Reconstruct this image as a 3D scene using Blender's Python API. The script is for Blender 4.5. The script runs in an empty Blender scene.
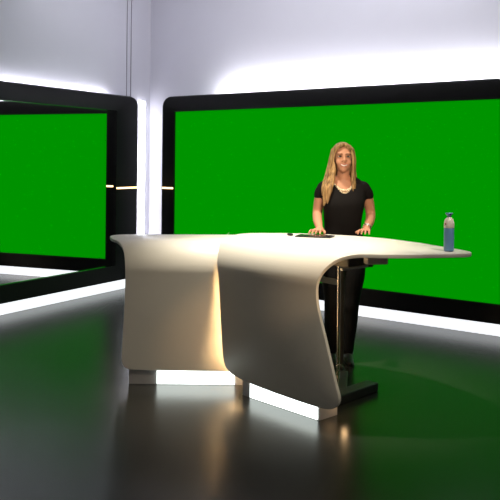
import bpy, bmesh, math, random
from mathutils import Vector, Matrix
from mathutils.bvhtree import BVHTree
random.seed(4)
PI = math.pi
scene = bpy.context.scene
COL = scene.collection
scene.view_settings.view_transform = 'Standard'
scene.view_settings.look = 'None'

# ------------------------------------------------------------------ materials
def mat(name, color, rough=0.5, metal=0.0, emit=None, strength=0.0, spec=None, coat=0.0,
        noise=None, bump=None, colour2=None):
    m = bpy.data.materials.new(name); m.use_nodes = True
    nt = m.node_tree; b = nt.nodes['Principled BSDF']
    b.inputs['Base Color'].default_value = (*color, 1)
    b.inputs['Roughness'].default_value = rough
    b.inputs['Metallic'].default_value = metal
    if spec is not None: b.inputs['Specular IOR Level'].default_value = spec
    if coat: b.inputs['Coat Weight'].default_value = coat
    if emit:
        b.inputs['Emission Color'].default_value = (*emit, 1)
        b.inputs['Emission Strength'].default_value = strength
    if noise or bump:
        tc = nt.nodes.new('ShaderNodeTexCoord')
        n = nt.nodes.new('ShaderNodeTexNoise')
        n.inputs['Scale'].default_value = (noise or bump)[0]
        n.inputs['Detail'].default_value = 5
        mp = nt.nodes.new('ShaderNodeMapping')
        nt.links.new(tc.outputs['Object'], mp.inputs['Vector'])
        nt.links.new(mp.outputs['Vector'], n.inputs['Vector'])
        if noise and len(noise) > 2: mp.inputs['Scale'].default_value = noise[2]
        fac = n.outputs['Fac']
        if noise and len(noise) > 2:
            mr = nt.nodes.new('ShaderNodeMapRange'); mr.inputs['From Min'].default_value = .36; mr.inputs['From Max'].default_value = .64
            nt.links.new(fac, mr.inputs['Value']); fac = mr.outputs['Result']
        if noise:
            mx = nt.nodes.new('ShaderNodeMix'); mx.data_type = 'RGBA'
            c2 = colour2 or tuple(c * (1 - noise[1]) for c in color)
            mx.inputs['A'].default_value = (*color, 1); mx.inputs['B'].default_value = (*c2, 1)
            nt.links.new(fac, mx.inputs['Factor'])
            nt.links.new(mx.outputs['Result'], b.inputs['Base Color'])
        if bump:
            bp = nt.nodes.new('ShaderNodeBump'); bp.inputs['Strength'].default_value = bump[1]
            bp.inputs['Distance'].default_value = 0.01
            nt.links.new(n.outputs['Fac'], bp.inputs['Height'])
            nt.links.new(bp.outputs['Normal'], b.inputs['Normal'])
    return m

M = {}
M['wall'] = mat('wall_paint', (0.66, 0.65, 0.72), 0.8, noise=(3, 0.05))
M['ceiling'] = mat('ceiling_paint', (0.5, 0.5, 0.55), 0.9, noise=(3, 0.05))
M['floor'] = mat('studio_floor', (0.025, 0.024, 0.021), 0.26, spec=0.3, noise=(1.6, 0.25))
M['black'] = mat('black_lacquer', (0.008, 0.008, 0.008), 0.48, spec=0.2, noise=(8, 0.2))
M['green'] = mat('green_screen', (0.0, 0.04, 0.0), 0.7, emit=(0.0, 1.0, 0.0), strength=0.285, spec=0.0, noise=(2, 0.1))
M['mirror'] = mat('dark_mirror', (0.97, 0.97, 0.98), 0.015, 1.0)
M['led'] = mat('cool_led', (0.9, 0.9, 0.9), 0.5, emit=(0.93, 0.96, 1.0), strength=1.06)
M['led_edge'] = mat('cool_led_edge', (0.9, 0.9, 0.9), 0.5, emit=(0.94, 0.94, 1.0), strength=9.0)
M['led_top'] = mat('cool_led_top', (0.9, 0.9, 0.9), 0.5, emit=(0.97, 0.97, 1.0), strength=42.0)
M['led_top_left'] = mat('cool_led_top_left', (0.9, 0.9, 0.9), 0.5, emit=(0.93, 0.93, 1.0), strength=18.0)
M['led_desk'] = mat('desk_led', (0.9, 0.9, 0.9), 0.5, emit=(0.90, 1.0, 0.95), strength=3.0)
M['warm_highlight'] = mat('painted_warm_highlight', (0.9, 0.8, 0.6), 0.5, emit=(1.0, 0.62, 0.28), strength=4.0)  # emission paints the warm reflection streak on the black frames
M['added_glow'] = mat('added_warm_glow', (0.9, 0.8, 0.6), 0.5, emit=(1.0, 0.66, 0.34), strength=42.0)  # for the added strip that warms the left desk panel
M['solid'] = mat('white_solid_surface', (0.78, 0.74, 0.66), 0.38, spec=0.4, noise=(30, 0.03))
M['plinth'] = mat('brushed_plinth', (0.55, 0.53, 0.53), 0.4, 0.3, noise=(20, 0.1))
M['steel'] = mat('steel', (0.55, 0.5, 0.45), 0.25, 1.0, noise=(20, 0.1))
M['grey_metal'] = mat('grey_metal', (0.35, 0.36, 0.38), 0.4, 0.6, noise=(20, 0.1))
M['dark_metal'] = mat('dark_metal', (0.018, 0.017, 0.016), 0.5, noise=(20, 0.2))
M['skin'] = mat('skin', (0.52, 0.25, 0.145), 0.5, noise=(25, 0.12), spec=0.35)
M['hair'] = mat('blonde_hair', (0.46, 0.285, 0.12), 0.5, noise=(14, 0.5, (5, 5, 0.5)), colour2=(0.12, 0.06, 0.02), spec=0.3)
M['cloth'] = mat('black_jersey', (0.010, 0.009, 0.009), 0.9, noise=(40, 0.3), spec=0.1)
M['jeans'] = mat('black_denim', (0.011, 0.011, 0.012), 0.85, noise=(60, 0.4), spec=0.15)
M['leather'] = mat('black_leather', (0.012, 0.010, 0.010), 0.45, noise=(30, 0.3))
M['eye_white'] = mat('eye_white', (0.7, 0.68, 0.64), 0.3, noise=(10, 0.05))
M['iris'] = mat('iris', (0.03, 0.02, 0.015), 0.2, noise=(30, 0.3))
M['brow'] = mat('brow_hair', (0.16, 0.08, 0.03), 0.8, noise=(60, 0.4))
M['teeth'] = mat('teeth', (0.9, 0.86, 0.8), 0.3, noise=(20, 0.03))
M['lip'] = mat('lips', (0.45, 0.13, 0.10), 0.4, noise=(30, 0.1))
M['gold'] = mat('pale_gold', (0.75, 0.62, 0.42), 0.35, 0.4, noise=(40, 0.3))
M['silver'] = mat('silver', (0.8, 0.78, 0.74), 0.25, 0.9, noise=(40, 0.1))
M['bottle_blue'] = mat('bottle_blue', (0.15, 0.31, 0.52), 0.4, noise=(20, 0.08))
M['bottle_white'] = mat('bottle_white', (0.82, 0.74, 0.64), 0.4, noise=(20, 0.04))
M['bottle_mark'] = mat('bottle_mark', (0.45, 0.10, 0.07), 0.5, noise=(20, 0.1))
M['glass_black'] = mat('black_glass', (0.012, 0.010, 0.010), 0.25, noise=(10, 0.1))
M['rubber'] = mat('black_rubber', (0.015, 0.015, 0.015), 0.7, noise=(30, 0.2))
M['gloss'] = mat('gloss_black', (0.012, 0.012, 0.012), 0.08, spec=0.9, noise=(8, 0.2))
M['pale_grey'] = mat('pale_grey_plastic', (0.6, 0.56, 0.52), 0.5, noise=(20, 0.05))
M['seam'] = mat('wall_seam', (0.30, 0.29, 0.33), 0.8, noise=(10, 0.1))

# ------------------------------------------------------------------ helpers
def link(name, me, m=None, parent=None, kind=None):
    o = bpy.data.objects.new(name, me); COL.objects.link(o)
    if m is not None:
        me.materials.clear(); me.materials.append(M[m])
    if parent: o.parent = parent
    if kind: o['kind'] = kind
    return o
def obj(name, bm, m, parent=None, kind=None, smooth=None):
    me = bpy.data.meshes.new(name)
    bmesh.ops.recalc_face_normals(bm, faces=bm.faces)
    bm.to_mesh(me); bm.free()
    o = link(name, me, m, parent, kind)
    if smooth is not None:
        me.shade_smooth(); me.set_sharp_from_angle(angle=math.radians(smooth))
    return o
def thing(name, label, cat, loc=(0, 0, 0), rotz=0, group=None):
    o = bpy.data.objects.new(name, None); COL.objects.link(o)
    o.location = loc; o.rotation_euler = (0, 0, rotz); o.empty_display_size = 0.1
    o['label'] = label; o['category'] = cat
    if group: o['group'] = group
    return o
def box(bm, c, d, rot=None):
    r = bmesh.ops.create_cube(bm, size=1.0)
    mt = Matrix.Translation(Vector(c)) @ (rot.to_4x4() if rot else Matrix.Identity(4)) @ Matrix.Diagonal((*d, 1))
    bmesh.ops.transform(bm, matrix=mt, verts=r['verts'])
    return r['verts']
def bar(bm, p, q, w, h_):
    """box running from p to q, width w (horizontal), height h_"""
    p, q = Vector(p), Vector(q); d = q - p
    zax = Vector((0, 0, 1)); x = d.normalized(); y = zax.cross(x)
    if y.length < 1e-4: y = Vector((0, 1, 0))
    y.normalize(); z = x.cross(y)
    rot = Matrix((x, y, z)).transposed()
    return box(bm, (p + q) / 2, (d.length, w, h_), rot)
def bevel(bm, w, seg=2):
    bmesh.ops.bevel(bm, geom=bm.edges[:], offset=w, segments=seg, affect='EDGES', profile=0.5)
def rings(bm, rr, cap=True):
    """loft a list of vertex-coordinate rings"""
    vs = [[bm.verts.new(p) for p in r] for r in rr]
    n = len(vs[0])
    for a, b in zip(vs, vs[1:]):
        for i in range(n):
            bm.faces.new((a[i], a[(i + 1) % n], b[(i + 1) % n], b[i]))
    if cap:
        bm.faces.new(vs[0][::-1]); bm.faces.new(vs[-1])
def ball(bm, c, r, seg=20, rot=None):
    s = bmesh.ops.create_uvsphere(bm, u_segments=seg, v_segments=max(8, seg * 2 // 3), radius=1.0)
    r = r if hasattr(r, '__len__') else (r, r, r)
    mt = Matrix.Translation(Vector(c)) @ (rot.to_4x4() if rot else Matrix.Identity(4)) @ Matrix.Diagonal((*r, 1))
    bmesh.ops.transform(bm, matrix=mt, verts=s['verts'])
def chain(bm, pts, seg=16, sub=3, flat=1.0):
    """tapered round limb through pts (x,y,z,r) with balls at both ends"""
    P = [Vector(p[:3]) for p in pts]; Rr = [p[3] for p in pts]
    path = []; n = len(P)
    for i in range(n - 1):
        p0 = P[max(i - 1, 0)]; p1 = P[i]; p2 = P[i + 1]; p3 = P[min(i + 2, n - 1)]
        for k in range(sub):
            t = k / sub
            q = 0.5 * ((2 * p1) + (p2 - p0) * t + (2 * p0 - 5 * p1 + 4 * p2 - p3) * t * t + (3 * p1 - p0 - 3 * p2 + p3) * t ** 3)
            s = t * t * (3 - 2 * t)
            path.append((q, Rr[i] * (1 - s) + Rr[i + 1] * s))
    path.append((P[-1], Rr[-1]))
    ref = Vector((0.3, 1, 0.1)).normalized(); out = []
    for i, (q, r) in enumerate(path):
        a = path[max(i - 1, 0)][0]; b = path[min(i + 1, len(path) - 1)][0]
        t = (b - a).normalized(); x = ref - t * ref.dot(t)
        if x.length < 0.05: x = Vector((1, 0, 0)) - t * t.x
        x.normalize(); y = t.cross(x)
        out.append([q + x * math.cos(2 * PI * j / seg) * r * flat + y * math.sin(2 * PI * j / seg) * r for j in range(seg)])
    rings(bm, out)
    ball(bm, P[0], Rr[0] * 0.995, seg); ball(bm, P[-1], Rr[-1] * 0.995, seg)
def loft(bm, secs, seg=40):
    """elliptic sections (z, cx, cy, rx, ry), interpolated smoothly"""
    out = []; n = len(secs)
    for i in range(n - 1):
        for k in range(4):
            t = k / 4; v = []
            for c in range(5):
                p0 = secs[max(i - 1, 0)][c]; p1 = secs[i][c]; p2 = secs[i + 1][c]; p3 = secs[min(i + 2, n - 1)][c]
                v.append(0.5 * (2 * p1 + (p2 - p0) * t + (2 * p0 - 5 * p1 + 4 * p2 - p3) * t * t + (3 * p1 - p0 - 3 * p2 + p3) * t ** 3))
            out.append(v)
    out.append(list(secs[-1]))
    rr = []
    for z, cx, cy, rx, ry in out:
        ring = []
        for j in range(seg):
            a = 2 * PI * j / seg; c, s = math.cos(a), math.sin(a)
            e = 0.85
            ring.append((cx + rx * math.copysign(abs(c) ** e, c), cy + ry * math.copysign(abs(s) ** e, s), z))
        rr.append(ring)
    rings(bm, rr)
def remesh(bm, voxel, smooth=6, factor=0.5):
    """fuse overlapping closed shells into one continuous surface, return a bmesh"""
    me = bpy.data.meshes.new('tmp'); bmesh.ops.recalc_face_normals(bm, faces=bm.faces); bm.to_mesh(me); bm.free()
    o = bpy.data.objects.new('tmp', me); COL.objects.link(o)
    r = o.modifiers.new('r', 'REMESH'); r.mode = 'VOXEL'; r.voxel_size = voxel
    s = o.modifiers.new('s', 'SMOOTH'); s.iterations = smooth; s.factor = factor
    bpy.context.view_layer.update()
    dg = bpy.context.evaluated_depsgraph_get()
    m2 = bpy.data.meshes.new_from_object(o.evaluated_get(dg))
    b2 = bmesh.new(); b2.from_mesh(m2)
    bpy.data.objects.remove(o); bpy.data.meshes.remove(me); bpy.data.meshes.remove(m2)
    return b2
def baked(o):
    """turn an object's modifiers into plain mesh"""
    bpy.context.view_layer.update()
    dg = bpy.context.evaluated_depsgraph_get()
    m2 = bpy.data.meshes.new_from_object(o.evaluated_get(dg))
    o.modifiers.clear(); old = o.data; o.data = m2; bpy.data.meshes.remove(old)
def lathe(bm, prof, seg=40, c=(0, 0)):
    rr = [[(c[0] + r * math.cos(2 * PI * j / seg), c[1] + r * math.sin(2 * PI * j / seg), z) for j in range(seg)] for r, z in prof]
    rings(bm, rr)

# ------------------------------------------------------------------ the room: two walls meeting in a corner
TL = Vector((0.48957, 0.87197, 0)); NL = Vector((-0.87197, 0.48957, 0))     # along / into the left wall
TB = Vector((0.79402, -0.60789, 0)); NB = Vector((0.60789, 0.79402, 0))     # along / into the back wall
CORNER = Vector((-1.3341, 9.9302, 0))        # where the two front planes of the screens meet
OFF_L, OFF_B = 0.26, 0.42                    # the walls stand behind the screens
H_WALL = 4.3
# wall corner
import itertools
def solve2(a, ca, b, cb):
    det = a.x * b.y - a.y * b.x
    return Vector(((ca * b.y - a.y * cb) / det, (a.x * cb - ca * b.x) / det, 0))
WC = solve2(NL, NL.dot(CORNER) + OFF_L, NB, NB.dot(CORNER) + OFF_B)

def slab(name, p, q, n, m, z0, z1, t=0.15):
    bm = bmesh.new(); d = (q - p)
    pts = [p, q, q + n * t, p + n * t]
    rings(bm, [[(v.x, v.y, z0) for v in pts], [(v.x, v.y, z1) for v in pts]])
    return obj(name, bm, m, None, 'structure')
slab('wall_left', WC - TL * 8.5, WC + TL * 0.15, NL, 'wall', 0, H_WALL)
slab('wall_back', WC - TB * 0.0, WC + TB * 8.5, NB, 'wall', 0, H_WALL)
bm = bmesh.new(); box(bm, (0, 5, -0.05), (16, 16, 0.1)); obj('floor', bm, 'floor', None, 'structure')
bm = bmesh.new(); box(bm, (0, 5, H_WALL + 0.05), (16, 16, 0.1)); obj('ceiling', bm, 'ceiling', None, 'structure')
CORNER_S = -(WC - CORNER).dot(TL)
# two fine seams in the wall panelling above the left screen
for n_, s_ in ((1, CORNER_S + -.045), (2, CORNER_S + .04)):
    p = WC + TL * s_ - NL * 0.002
    bm = bmesh.new(); box(bm, (p.x, p.y, 3.3), (0.006, 0.014, 1.98), Matrix.Rotation(math.atan2(TL.y, TL.x), 3, 'Z'))
    obj('trim_%d' % n_, bm, 'seam', None, 'structure')

# ------------------------------------------------------------------ framed screens
def plane_pt(T, N, s, z, d):           # d = depth behind the front plane
    v = CORNER + T * s + N * d
    return (v.x, v.y, z)
def frame_part(root, T, N, s0, s1, z0, z1, i0, i1, j0, j1, depth, rad, bev):
    """ring: outer rounded rectangle s0..s1, z0..z1; opening i0..i1, j0..j1"""
    def rr(a, b, c, d, r, n=8):
        out = []
        for (cx, cy, a0) in ((b - r, d - r, 0), (a + r, d - r, 90), (a + r, c + r, 180), (b - r, c + r, 270)):
            for k in range(n + 1):
                t = math.radians(a0 + 90 * k / n); out.append((cx + r * math.cos(t), cy + r * math.sin(t)))
        return out
    O = rr(s0, s1, z0, z1, rad); Oi = rr(s0 + bev, s1 - bev, z0 + bev * .15, z1 - bev, max(rad - bev, .01))
    Om = rr(s0 + bev * .3, s1 - bev * .3, z0 + bev * .05, z1 - bev * .3, max(rad - bev * .3, .01))
    I = rr(i0, i1, j0, j1, 0.004)
    bm = bmesh.new()
    loops = [[plane_pt(T, N, s, z, depth) for s, z in I], [plane_pt(T, N, s, z, 0) for s, z in I],
             [plane_pt(T, N, s, z, 0) for s, z in Oi], [plane_pt(T, N, s, z, bev * .3) for s, z in Om],
             [plane_pt(T, N, s, z, bev) for s, z in O], [plane_pt(T, N, s, z, depth) for s, z in O]]
    vs = [[bm.verts.new(p) for p in l] for l in loops]; n = len(O)
    for a, b in itertools.pairwise(vs + [vs[0]]):
        for i in range(n): bm.faces.new((a[i], a[(i + 1) % n], b[(i + 1) % n], b[i]))
    return obj('frame', bm, 'black', root, smooth=35)
def panel_part(name, root, T, N, s0, s1, z0, z1, d0, d1, m):
    bm = bmesh.new()
    rings(bm, [[plane_pt(T, N, s, z, d) for s, z in ((s0, z0), (s1, z0), (s1, z1), (s0, z1))] for d in (d0, d1)])
    return obj(name, bm, m, root)
def rel(root):
    """parts were built in world space: move them under the root's own origin"""
    mw = Matrix.Translation(root.location) @ root.rotation_euler.to_matrix().to_4x4()
    for ch in [c for c in COL.objects if c.parent == root]:
        ch.data.transform(mw.inverted())
        for g in [c for c in COL.objects if c.parent == ch]: g.data.transform(mw.inverted())

c = CORNER - TL * 2.3
left = thing('studio_screen', 'glossy mirror-like studio screen in a thick black frame along the left wall', 'screen', (c.x, c.y, 0))
frame_part(left, TL, NL, -4.7, -0.095, 0.1064, 2.356, -4.5, -0.545, 0.297, 2.158, 0.20, 0.13, 0.06)
panel_part('reflective_panel', left, TL, NL, -4.52, -0.53, 0.28, 2.18, 0.024, 0.06, 'mirror')['label'] = 'mirror-bright glass panel reflecting the green screen'
panel_part('foot_light', left, TL, NL, -4.6, -0.20, 0.0, 0.108, 0.015, 0.12, 'led')['label'] = 'white light strip along the floor'
panel_part('edge_light', left, TL, NL, 0.225, 0.265, 0.10, 2.33, 0.19, 0.235, 'led_edge')['label'] = 'white vertical light strip on the frame edge'
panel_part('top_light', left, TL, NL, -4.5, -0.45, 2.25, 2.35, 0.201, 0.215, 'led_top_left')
panel_part('added_warm_strip', left, TL, NL, -0.54, -0.13, 1.217, 1.237, -0.002, 0.01, 'warm_highlight')['label'] = 'thin warm highlight painted as a glowing line across the frame'  # painted highlight: glowing line in place of a warm spotlight reflection
panel_part('inner_trim', left, TL, NL, -4.5, -0.546, 0.2965, 0.3, 0.004, 0.03, 'gloss')['label'] = 'glossy black inner lip'
panel_part('inner_trim', left, TL, NL, -4.5, -0.546, 2.155, 2.1585, 0.004, 0.03, 'gloss')['label'] = 'glossy black inner lip'
rel(left)
c = CORNER + TB * 3.2
back = thing('studio_screen', 'wide green screen in black frame behind the woman, lit strip along its foot', 'screen', (c.x, c.y, 0))
frame_part(back, TB, NB, 0.290, 6.3, 0.1057, 2.3555, 0.508, 6.1, 0.2887, 2.1618, 0.24, 0.13, 0.035)
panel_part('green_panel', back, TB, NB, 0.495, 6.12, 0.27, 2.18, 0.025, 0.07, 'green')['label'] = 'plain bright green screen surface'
panel_part('foot_light', back, TB, NB, 0.40, 6.2, 0.0, 0.107, 0.015, 0.12, 'led')['label'] = 'white light strip along the floor'
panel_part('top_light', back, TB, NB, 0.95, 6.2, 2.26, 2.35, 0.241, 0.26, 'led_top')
panel_part('added_warm_strip', back, TB, NB, 0.32, 0.50, 1.218, 1.238, -0.002, 0.01, 'warm_highlight')['label'] = 'thin warm highlight painted as a glowing line across the frame'  # same painted highlight on the back frame's left bar
rel(back)

# ------------------------------------------------------------------ the desk: two folded white sheets
def chaikin(p, n=2):
    for _ in range(n):
        q = []
        for a, b in zip(p, p[1:] + p[:1]):
            q.append((a[0] * .75 + b[0] * .25, a[1] * .75 + b[1] * .25)); q.append((a[0] * .25 + b[0] * .75, a[1] * .25 + b[1] * .75))
        p = q
    return p
def sheet(name, outline, P0, A, B, Hd, R, thick, m, parent):
    """a flat outline (u along the fold, v up the front, over the fold and back) bent over a horizontal axis"""
    bm = bmesh.new()
    vs = [bm.verts.new((u, v, 0)) for u, v in outline]; bm.faces.new(vs)
    v0 = Hd - R; v1 = v0 + R * PI / 2; N = 20
    cuts = [v0 + (v1 - v0) * k / N for k in range(N + 1)] + [v0 - .08, v1 + .1]
    for v in cuts:
        bmesh.ops.bisect_plane(bm, geom=bm.verts[:] + bm.edges[:] + bm.faces[:], plane_co=(0, v, 0), plane_no=(0, 1, 0), dist=1e-5)
    bmesh.ops.triangulate(bm, faces=bm.faces[:])
    A = Vector((*A, 0)); B = Vector((*B, 0)); P0 = Vector((*P0, 0))
    def place(u, v, t):
        if v <= v0: w, z = t, v
        elif v >= v1: w, z = R + (v - v1), Hd - t
        else:
            a = (v - v0) / R; w = R - (R - t) * math.cos(a); z = v0 + (R - t) * math.sin(a)
        return P0 + A * u + B * w + Vector((0, 0, z))
    uv = {v: (v.co.x, v.co.y) for v in bm.verts}
    front = list(uv); faces = list(bm.faces); edges = [e for e in bm.edges if len(e.link_faces) == 1]
    rim = [(e.verts[0], e.verts[1]) for e in edges]
    backv = {v: bm.verts.new(place(*uv[v], thick)) for v in front}
    for f in faces: bm.faces.new([backv[v] for v in reversed(f.verts)])
    for a, b in rim: bm.faces.new((a, b, backv[b], backv[a]))
    for v in front: v.co = place(*uv[v], 0)
    bmesh.ops.recalc_face_normals(bm, faces=bm.faces)
    rim_e = []
    for e in bm.edges:
        if len(e.link_faces) == 2 and e.calc_face_angle(0) > 0.9: rim_e.append(e)
    bmesh.ops.bevel(bm, geom=rim_e, offset=0.004, segments=2, affect='EDGES', profile=0.5)
    return obj(name, bm, m, parent, smooth=32)

RA = (0.67950, -0.73368); RB = (0.73368, 0.67950); RP = (-0.01877, 5.23767)
right_outline = [(-.47,1.16),(-.425,1.08),(-.387,1.027),(-.344,.961),(-.304,.873),(-.284,.785),(-.273,.682),(-.261,.546),(-.248,.41),(-.235,.275),
 (-.222,.209),(-.202,.165),(-.150,.135),(-.068,.115),(.05,.106),(.24,.097),(.419,.092),(.589,.09),(.70,.092),(.762,.104),(.800,.128),(.819,.163),
 (.816,.197),(.788,.262),(.747,.384),(.705,.508),(.664,.621),(.636,.707),(.627,.779),(.631,.834),(.648,.898),(.680,.964),(.721,1.030),
 (.785,1.092),(.87,1.165),(.942,1.225),(1.023,1.333),(1.087,1.440),(1.158,1.556),(1.205,1.640),(1.215,1.689),(1.196,1.745),(1.142,1.795),
 (1.041,1.837),(.903,1.883),(.765,1.925),(.665,1.965),(.449,2.012),(.329,2.028),(.081,2.010),(-.14,1.926),(-.341,1.806),(-.504,1.641),
 (-.585,1.52),(-.602,1.42),(-.540,1.29)]
rc = Vector((*RP, 0)) + Vector((*RA, 0)) * .3 + Vector((*RB, 0)) * .3
desk_r = thing('presenter_desk', 'right half of the white desk, sloping front and long pointed top with bottle on it', 'desk', (rc.x, rc.y, 0))
sheet('worktop', chaikin(right_outline), RP, RA, RB, 1.02, 0.21, 0.024, 'solid', desk_r)['label'] = 'white top folding down into the front panel'
def rp(u, w, z=0):
    v = Vector((*RP, 0)) + Vector((*RA, 0)) * u + Vector((*RB, 0)) * w; return (v.x, v.y, z)
def rbox(u0, u1, w0, w1, z0, z1, bev=0.0):
    bm = bmesh.new()
    rings(bm, [[rp(u, w, z) for u, w in ((u0, w0), (u1, w0), (u1, w1), (u0, w1))] for z in (z0, z1)])
    if bev: bevel(bm, bev)
    return bm
obj('plinth', rbox(-.06, .635, .034, .20, 0, .16), 'plinth', desk_r)
obj('foot_light', rbox(.022, .622, .026, .036, .004, .096), 'led_desk', desk_r)['label'] = 'white light strip under the front'
obj('added_warm_strip', rbox(-.175, -.155, .03, .05, .14, .80), 'added_glow', desk_r)['label'] = 'added warm glow strip hidden behind the front edge'  # added emitter, gives the left panel its warm bounced light
# steel understructure seen below the top
bm = bmesh.new(); lathe(bm, [(.009, 0.0), (.009, .985)], 16, (.660, 5.795)); obj('pole', bm, 'steel', desk_r, smooth=40)
bm = bmesh.new(); box(bm, (.688, 5.80, .50), (.028, .05, .95)); bevel(bm, .005); obj('column', bm, 'dark_metal', desk_r)
bm = bmesh.new(); bar(bm, (.50, 5.07, .03), (.865, 5.455, .03), .10, .06); bevel(bm, .008); obj('foot_bar', bm, 'dark_metal', desk_r)
bm = bmesh.new(); bar(bm, (.62, 5.20, .03), (.70, 5.75, .03), .06, .045); bevel(bm, .006); obj('foot_bar', bm, 'dark_metal', desk_r)
bm = bmesh.new(); bar(bm, (.40, 5.42, .785), (.605, 5.44, .745), .05, .036); bevel(bm, .005); obj('cross_bar', bm, 'grey_metal', desk_r)
bm = bmesh.new(); bar(bm, (.592, 5.05, .886), (.775, 5.16, .897), .03, .016); bevel(bm, .004); obj('cross_bar', bm, 'grey_metal', desk_r)
bm = bmesh.new(); bar(bm, (.60, 5.17, .94), (.78, 5.27, .94), .18, .112); bevel(bm, .01); obj('control_box', bm, 'dark_metal', desk_r)['label'] = 'dark box under the top'
bm = bmesh.new(); bar(bm, (.735, 4.97, .963), (.87, 5.0, .963), .08, .062); bevel(bm, .008); obj('cable_tray', bm, 'pale_grey', desk_r)['label'] = 'small grey box under the top'
bm = bmesh.new()
tor = []
for i in range(24):
    a = 2 * PI * i / 24 * .8
    tor.append((.668 + .022 * math.cos(a), 5.745, .075 + .022 * math.sin(a), .0045))
chain(bm, tor, 8, 1); obj('cable_hook', bm, 'steel', desk_r, smooth=60)
rel(desk_r)

left_outline = [(-1.058,1.405),(-1.045,1.31),(-.997,1.152),(-.941,1.061),(-.907,1.0),(-.887,.955),(-.874,.905),(-.866,.846),(-.862,.77),(-.863,.665),
 (-.868,.525),(-.874,.386),(-.881,.26),(-.885,.19),(-.878,.148),(-.857,.120),(-.822,.108),(-.634,.106),(-.3,.104),(.0,.102),(.02,.102),(.02,.12),
 (.02,.5),(.02,.9),(.02,1.2),(.02,1.5),(.02,1.575),(0,1.583),(-.198,1.581),(-.385,1.577),(-.773,1.548),(-.98,1.51),(-1.035,1.475)]
LP = (0.0, 5.50)
desk_l = thing('presenter_desk', 'left half of the white desk, lit warm where the right half overlaps it', 'desk', (-.45, 5.75, 0))
sheet('worktop', chaikin(left_outline), LP, (1, 0), (0, 1), .995, .21, .022, 'solid', desk_l)['label'] = 'white top folding down into the front panel'
bm = bmesh.new(); box(bm, (-.435, 5.65, .08), (.80, .22, .16)); obj('plinth', bm, 'plinth', desk_l)
bm = bmesh.new(); box(bm, (-.365, 5.535, .051), (.545, .012, .094)); obj('foot_light', bm, 'led_desk', desk_l)['label'] = 'white light strip under the front'
bm = bmesh.new(); box(bm, (-.6, 5.95, .485), (.06, .08, .97)); bevel(bm, .006); obj('column', bm, 'dark_metal', desk_l)
rel(desk_l)

# ------------------------------------------------------------------ things on the desk
ZT = 1.0222
bot = thing('water_bottle', 'blue and white drinking bottle standing on the pointed right end of the desk', 'bottle', (1.256, 4.955, ZT))
bm = bmesh.new(); lathe(bm, [(.027, 0), (.030, .003), (.0315, .010), (.0315, .143), (.031, .146)]); obj('body', bm, 'bottle_blue', bot, smooth=50)['label'] = 'blue bottle body'
bm = bmesh.new(); lathe(bm, [(.0315, .146), (.0325, .149), (.0325, .165), (.031, .183), (.027, .196), (.020, .206), (.014, .211), (.012, .213)])
cup = obj('cup', bm, 'bottle_white', bot, smooth=50); cup['label'] = 'white rounded cup'
bm = bmesh.new(); lathe(bm, [(.012, .211), (.012, .219), (.016, .226), (.024, .234), (.0245, .238), (.021, .240)]); obj('spout', bm, 'bottle_blue', bot, smooth=40)['label'] = 'flared blue cap'
bm = bmesh.new(); ball(bm, (-.026, -.0185, .171), (.006, .0025, .0055), 12, Matrix.Rotation(-.95, 3, 'Z')); obj('emblem', bm, 'bottle_mark', cup, smooth=60)['label'] = 'small red mark'

tab = thing('tablet', 'flat black tablet lying on the desk by the hand at left', 'tablet', (.485, 5.81, ZT), math.atan2(-.085, .25))
bm = bmesh.new(); box(bm, (0, 0, .004), (.265, .15, .008)); bevel(bm, .003); obj('case', bm, 'rubber', tab)
bm = bmesh.new(); box(bm, (0, 0, .0085), (.245, .13, .001)); obj('display', bm, 'glass_black', tab)
clk = thing('clicker', 'tiny black clicker lying on the desk left of the tablet', 'clicker', (.305, 5.875, ZT), -.9)
bm = bmesh.new(); box(bm, (0, 0, .008), (.05, .022, .016)); bevel(bm, .005); obj('case', bm, 'rubber', clk)
bm = bmesh.new(); lathe(bm, [(.006, .015), (.006, .018)], 16, (.01, 0)); obj('button', bm, 'dark_metal', clk)

# ------------------------------------------------------------------ the woman
W = thing('person', 'smiling blonde woman in black short-sleeved top standing behind the desk, hands on it', 'person', (.74, 6.2, 0))
HX = -.010
torso = [(.80,.01,.02,.150,.105),(.88,.01,.025,.165,.115),(.96,.0,.02,.158,.108),(1.05,-.005,.01,.136,.097),(1.14,-.005,.0,.140,.102),(1.24,.0,-.012,.152,.115),
         (1.31,.0,-.004,.156,.104),(1.365,.0,.012,.150,.083),(1.40,.0,.016,.118,.068),(1.43,-.002,.015,.066,.055)]
armR = [(-.150,.02,1.362,.052),(-.178,.03,1.30,.047),(-.200,.05,1.175,.039),(-.205,-.03,1.115,.037),(-.200,-.155,1.056,.026)]
armL = [(.152,.02,1.362,.052),(.188,.035,1.30,.047),(.222,.065,1.172,.039),(.203,-.02,1.110,.037),(.158,-.150,1.060,.026)]
legR = [(-.075,.02,.86,.090),(-.078,.0,.70,.083),(-.080,-.02,.48,.056),(-.082,-.01,.36,.053),(-.085,.0,.10,.036)]
legL = [(.085,.02,.86,.092),(.080,.0,.70,.085),(.062,-.02,.48,.057),(.058,-.01,.36,.054),(.045,.0,.10,.036)]
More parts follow.
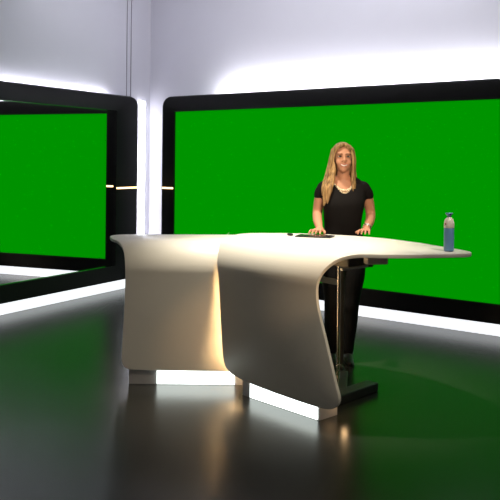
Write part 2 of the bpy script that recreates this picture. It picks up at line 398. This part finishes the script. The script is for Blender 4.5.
def hand(bm, wrist, fwd, side, thumb_side):
    """palm, four bent fingers and a thumb; fwd/side are unit vectors in the table plane"""
    wv = Vector(wrist); f = Vector(fwd).normalized(); s = Vector(side).normalized(); up = Vector((0, 0, 1))
    def P(a, b, c, r): q = wv + f * a + s * b + up * c; return (q.x, q.y, q.z, r)
    chain(bm, [P(-.02, 0, .0, .025), P(.02, 0, -.006, .024)], 12, 2)
    for b in (-.027, -.009, .009, .027):
        chain(bm, [P(.0, b * .6, -.004, .017), P(.045, b * .95, -.006, .0145), P(.082, b * 1.05, -.008, .0115)], 10, 2)
    for i, (b, L) in enumerate(((-.030, .062), (-.010, .076), (.010, .080), (.030, .070))):
        b = b * thumb_side * -1
        chain(bm, [P(.078, b, -.006, .0098), P(.078 + L * .42, b * 1.22, -.001, .0092), P(.078 + L * .75, b * 1.36, -.013, .0084), P(.078 + L, b * 1.42, -.024, .0072)], 10, 2)
    t = -thumb_side
    chain(bm, [P(.012, t * -.022, -.008, .014), P(.040, t * -.046, -.012, .012), P(.066, t * -.060, -.017, .0102), P(.088, t * -.064, -.021, .0085)], 10, 2)
bm = bmesh.new()
loft(bm, torso)
for l in (armR, armL): chain(bm, l, 18, 5)
for l in (legR, legL): chain(bm, l, 18, 5)
chain(bm, [(0, .02, 1.38, .060), (-.004, .010, 1.45, .050), (HX, 0, 1.54, .050)], 18, 4)
chain(bm, [(-.125, .02, 1.372, .044), (-.065, .022, 1.416, .042), (0, .022, 1.430, .05), (.065, .022, 1.416, .042), (.125, .02, 1.372, .044)], 16, 4)   # shoulders
# head
ball(bm, (HX, .002, 1.622), (.074, .092, .098), 28)
ball(bm, (HX, -.030, 1.575), (.062, .066, .080), 24)
ball(bm, (HX, -.058, 1.524), (.033, .034, .030), 18)                       # chin
for s in (-1, 1):
    ball(bm, (HX + s * .036, -.058, 1.572), (.026, .028, .026), 16)        # cheeks
    ball(bm, (HX + s * .074, .008, 1.595), (.009, .020, .030), 14)         # ears
    ball(bm, (HX + s * .030, -.072, 1.640), (.026, .020, .012), 14)        # brow ridge
chain(bm, [(HX, -.088, 1.628, .009), (HX, -.100, 1.606, .010), (HX, -.112, 1.587, .013)], 12, 3)   # nose
ball(bm, (HX - .011, -.102, 1.584), .009, 10); ball(bm, (HX + .011, -.102, 1.584), .009, 10)
hand(bm, (-.200, -.160, 1.058), (-.40, -1, 0), (1, -.40, 0), 1)
hand(bm, (.158, -.155, 1.060), (-.30, -1, 0), (1, -.30, 0), -1)
for x, y in ((-.085, 0), (.045, 0)):
    chain(bm, [(x, .03, .045, .035), (x, -.06, .035, .032), (x, -.13, .025, .022)], 12, 3)
body_bm = remesh(bm, .0045, 5)
bvh = BVHTree.FromBMesh(body_bm)
def face_y(x, z):
    h_ = bvh.ray_cast(Vector((x, -1, z)), Vector((0, 1, 0)))
    return h_[0].y if h_[0] else -.1
body = obj('body', body_bm, 'skin', W, smooth=80)
# face
for s in (-1, 1):
    x = HX + s * .031; z = 1.616; y = face_y(x, z)
    bm = bmesh.new(); ball(bm, (x, y + .003, z), (.0135, .006, .0062), 16); e = obj('eye', bm, 'eye_white', W, smooth=80)
    bm = bmesh.new(); ball(bm, (x, y - .002, z + .0005), (.0078, .0035, .0062), 14); obj('iris', bm, 'iris', e, smooth=80)
    bm = bmesh.new()
    pts = []
    for k in range(6):
        xx = HX + s * (.014 + .036 * k / 5); zz = 1.632 + .006 * math.sin(PI * (k + 1.2) / 7)
        pts.append((xx, face_y(xx, zz) - .001, zz, .0032 - .0003 * k))
    chain(bm, pts, 8, 2); obj('eyebrow', bm, 'brow', W, smooth=80)
    bm = bmesh.new(); pts = []
    for k in range(6):
        xx = x + .014 * (k / 2.5 - 1); zz = z + .0065 * math.sin(PI * k / 5) + .001
        pts.append((xx, face_y(xx, zz) - .0035, zz, .0018))
    chain(bm, pts, 8, 2); obj('eyelash', bm, 'iris', W, smooth=80)
def smile(z0, dz, r, n=9, half=.029):
    pts = []
    for k in range(n):
        t = 2 * k / (n - 1) - 1; xx = HX + half * t; zz = z0 + dz * t * t
        pts.append((xx, face_y(xx, zz) - .0005, zz, r * (1 - .55 * t * t)))
    return pts
bm = bmesh.new(); chain(bm, smile(1.5530, .004, .0040), 8, 2); chain(bm, smile(1.5385, .016, .0050), 8, 2); mouth = obj('lips', bm, 'lip', W, smooth=80)
bm = bmesh.new(); chain(bm, [(p[0], p[1] - .003, p[2], p[3]) for p in smile(1.5462, .0085, .0058, half=.023)], 8, 2); obj('teeth', bm, 'teeth', mouth, smooth=80)
# black top
def grow(l, d): return [(*p[:3], p[3] + d) for p in l]
bm = bmesh.new()
loft(bm, [(z, cx, cy, rx + .010, ry + .010) for z, cx, cy, rx, ry in torso[1:-1]])
chain(bm, grow([(-.148,.02,1.364,.054),(-.172,.03,1.325,.050),(-.178,.032,1.312,.046)], .008), 18, 4)
chain(bm, grow([(.150,.02,1.364,.054),(.180,.033,1.325,.050),(.188,.036,1.312,.046)], .008), 18, 4)
chain(bm, [(-.125, .02, 1.374, .053), (-.065, .022, 1.418, .051), (0, .022, 1.425, .052), (.065, .022, 1.418, .051), (.125, .02, 1.374, .053)], 16, 4)
tb = remesh(bm, .006, 4)
kill = []
for f in tb.faces:
    c = f.calc_center_median(); x = abs(c.x + .002)
    lim = 1.335 + 12.0 * x * x if c.y < .03 else 1.425
    if x < .088 and c.z > lim: kill.append(f)
bmesh.ops.delete(tb, geom=kill, context='FACES')
obj('top', tb, 'cloth', W, smooth=80)['label'] = 'black short-sleeved scoop-neck top'
bm = bmesh.new()
loft(bm, [(z, cx, cy, rx + .005, ry + .005) for z, cx, cy, rx, ry in torso[0:4]])
for l in (legR, legL): chain(bm, grow(l, .010), 18, 5)
obj('trousers', remesh(bm, .007, 4), 'jeans', W, smooth=80)['label'] = 'tight black trousers'
for x in (-.085, .045):
    bm = bmesh.new()
    chain(bm, [(x, .012, .24, .056), (x, .012, .15, .050), (x, .018, .07, .046)], 16, 4)
    chain(bm, [(x, .035, .045, .040), (x, -.05, .040, .038), (x, -.125, .032, .030), (x, -.165, .026, .022)], 16, 4)
    bt = remesh(bm, .006, 4)
    bmesh.ops.delete(bt, geom=[f for f in bt.faces if f.calc_center_median().z > .262], context='FACES')
    zmin = .012
    for v in bt.verts: v.co.z = max(v.co.z, zmin)
    b_ = obj('boot', bt, 'leather', W, smooth=60)
    bm = bmesh.new()
    out = []
    for (yy, ww) in ((.075, .02), (.06, .034), (.02, .04), (-.05, .042), (-.12, .038), (-.165, .028), (-.185, .012)):
        out.append((x, yy, ww))
    L = [(x - w, y) for x, y, w in out] + [(x + w, y) for x, y, w in reversed(out)]
    rings(bm, [[(a, b, 0.0) for a, b in L], [(a, b, .016) for a, b in L]]); obj('sole', bm, 'rubber', b_)
# hair: crown plus long locks, fused
bm = bmesh.new()
ball(bm, (HX - .002, .016, 1.630), (.090, .104, .103), 28)
ball(bm, (HX, .050, 1.56), (.086, .070, .105), 24)
locks = [
 [(-.070,-.020,1.675,.022),(-.088,-.020,1.60,.024),(-.098,-.024,1.53,.026),(-.112,-.045,1.45,.030),(-.135,-.075,1.37,.031),(-.152,-.085,1.30,.022),(-.162,-.085,1.235,.008)],
 [(-.080,.010,1.66,.026),(-.100,.010,1.56,.028),(-.122,.000,1.46,.032),(-.150,-.030,1.385,.028),(-.168,-.055,1.32,.014)],
 [(-.060,-.040,1.69,.016),(-.078,-.050,1.62,.015),(-.084,-.050,1.54,.018),(-.098,-.070,1.45,.022),(-.117,-.098,1.37,.022),(-.132,-.110,1.30,.014),(-.140,-.108,1.25,.006)],
 [(.058,-.010,1.67,.022),(.074,-.014,1.60,.020),(.076,-.014,1.53,.018),(.072,-.030,1.46,.018),(.076,-.055,1.41,.013),(.080,-.068,1.365,.006)],
 [(.060,.030,1.64,.030),(.068,.035,1.55,.028),(.078,.030,1.48,.026),(.092,.020,1.43,.018),(.100,.012,1.405,.008)],
 [(.040,-.045,1.695,.014),(.060,-.052,1.63,.012),(.066,-.048,1.55,.013),(.064,-.050,1.47,.014),(.062,-.070,1.40,.012),(.062,-.085,1.35,.006)],
 [(-.04,.08,1.62,.05),(-.05,.09,1.50,.05),(-.07,.09,1.38,.045),(-.08,.095,1.28,.03)],
 [(.03,.08,1.62,.05),(.04,.09,1.50,.05),(.05,.09,1.38,.045),(.05,.095,1.28,.03)]]
for l in locks: chain(bm, l, 14, 4)
# parting swept to both sides of the forehead
chain(bm, [(HX + .012, -.062, 1.714, .012), (HX - .030, -.072, 1.698, .015), (HX - .060, -.050, 1.660, .016), (HX - .070, -.040, 1.60, .012)], 12, 4)
chain(bm, [(HX + .012, -.062, 1.714, .012), (HX + .040, -.068, 1.692, .013), (HX + .064, -.046, 1.655, .014), (HX + .072, -.036, 1.60, .010)], 12, 4)
hb = remesh(bm, .0055, 3)
kill = [f for f in hb.faces if f.calc_center_median().y < -.005 and ((f.calc_center_median().x - HX + .004) / .070) ** 2 + ((f.calc_center_median().z - 1.590) / .100) ** 2 < 1 and f.calc_center_median().z > 1.47]
bmesh.ops.delete(hb, geom=kill, context='FACES')
obj('hair', hb, 'hair', W, smooth=80)['label'] = 'long loose blonde hair, longer on the left side of the photo'
# jewellery
bm = bmesh.new()
for k in range(17):
    t = k / 16 * 2 - 1; x = -.004 + .082 * t; z = 1.350 + .062 * t * t
    y = face_y(x, z); ball(bm, (x, y - .004, z), .0110 if k % 2 else .0085, 10)
for k in range(9):
    t = k / 8 * 2 - 1; x = -.004 + .045 * t; z = 1.333 + .028 * t * t
    ball(bm, (x, face_y(x, z) - .011, z), .007, 10)
obj('necklace', bm, 'gold', W, smooth=80)['label'] = 'chunky pale bead necklace'
bm = bmesh.new()
a = Vector((.203, -.02, 1.110)); b = Vector((.158, -.150, 1.060)); d = (b - a).normalized(); cc = a + (b - a) * .86
u = Vector((0, 0, 1)); u = (u - d * u.dot(d)).normalized(); v = d.cross(u)
for off in (0, .012):
    chain(bm, [(*(cc - d * off + (u * math.cos(2 * PI * k / 24) + v * math.sin(2 * PI * k / 24)) * .0315), .0035) for k in range(25)], 8, 1)
obj('bracelet', bm, 'silver', W, smooth=80)['label'] = 'silver bracelet'

# ------------------------------------------------------------------ light
def area(name, loc, target, size, energy, color, spread=PI, size_y=None):
    l = bpy.data.lights.new(name, 'AREA'); l.energy = energy; l.color = color; l.size = size; l.spread = spread
    if size_y: l.shape = 'RECTANGLE'; l.size_y = size_y
    o = bpy.data.objects.new(name, l); COL.objects.link(o); o.location = loc
    o.rotation_euler = (Vector(target) - Vector(loc)).to_track_quat('-Z', 'Y').to_euler(); return o
def spot(name, loc, target, energy, color, angle, blend=.6, radius=.08):
    l = bpy.data.lights.new(name, 'SPOT'); l.energy = energy; l.color = color; l.spot_size = math.radians(angle); l.spot_blend = blend; l.shadow_soft_size = radius
    o = bpy.data.objects.new(name, l); COL.objects.link(o); o.location = loc
    o.rotation_euler = (Vector(target) - Vector(loc)).to_track_quat('-Z', 'Y').to_euler(); return o
spot('desk_spot', (.16, 5.56, 4.1), (.28, 5.52, 1.0), 1000, (1.0, .91, .74), 43, 1.0, .12)
spot('presenter_spot', (.95, 2.6, 3.3), (.75, 6.15, 1.45), 560, (1.0, .80, .60), 17, .7, .15)
spot('bottle_spot', (1.9, 3.6, 3.6), (1.256, 4.955, 1.15), 220, (1.0, .90, .78), 9, .8, .1)
spot('front_spot', (2.00, 2.98, 2.9), (-.40, 5.35, .25), 150, (1.0, .86, .66), 36, .9, .15)
spot('warm_spot', (1.93, 2.92, 2.0), (-.22, 5.48, .42), 110, (1.0, .60, .28), 11, 1.0, .05)
area('wall_wash', (.6, 7.6, 4.2), (.9, 9.0, 2.6), 5.0, 75, (.95, .95, 1.0), PI, .6)
area('front_fill', (.2, 3.7, 4.2), (.2, 4.0, 0), 1.6, 9, (1.0, .86, .66), math.radians(110))
def point(name, loc, e, c, r):
    l = bpy.data.lights.new(name, 'POINT'); l.energy = e; l.color = c; l.shadow_soft_size = r
    o = bpy.data.objects.new(name, l); COL.objects.link(o); o.location = loc; return o
point('warm_floor_lamp', (.60, 4.86, .10), 0.22, (1.0, .62, .30), .02)

w = bpy.data.worlds.new('studio_world'); scene.world = w; w.use_nodes = True
bg = w.node_tree.nodes['Background']; bg.inputs['Color'].default_value = (.9, .95, 1.0, 1); bg.inputs['Strength'].default_value = .065

# ------------------------------------------------------------------ camera
cd = bpy.data.cameras.new('camera'); cd.sensor_width = 36; cd.lens = 787.97 / 500 * 36
cd.shift_y = (160.23 - 250) / 500; cd.clip_start = .05
cam = bpy.data.objects.new('camera', cd); COL.objects.link(cam)
cam.location = (0, 0, 1.58); cam.rotation_euler = (PI / 2, -.0105, 0)
scene.camera = cam
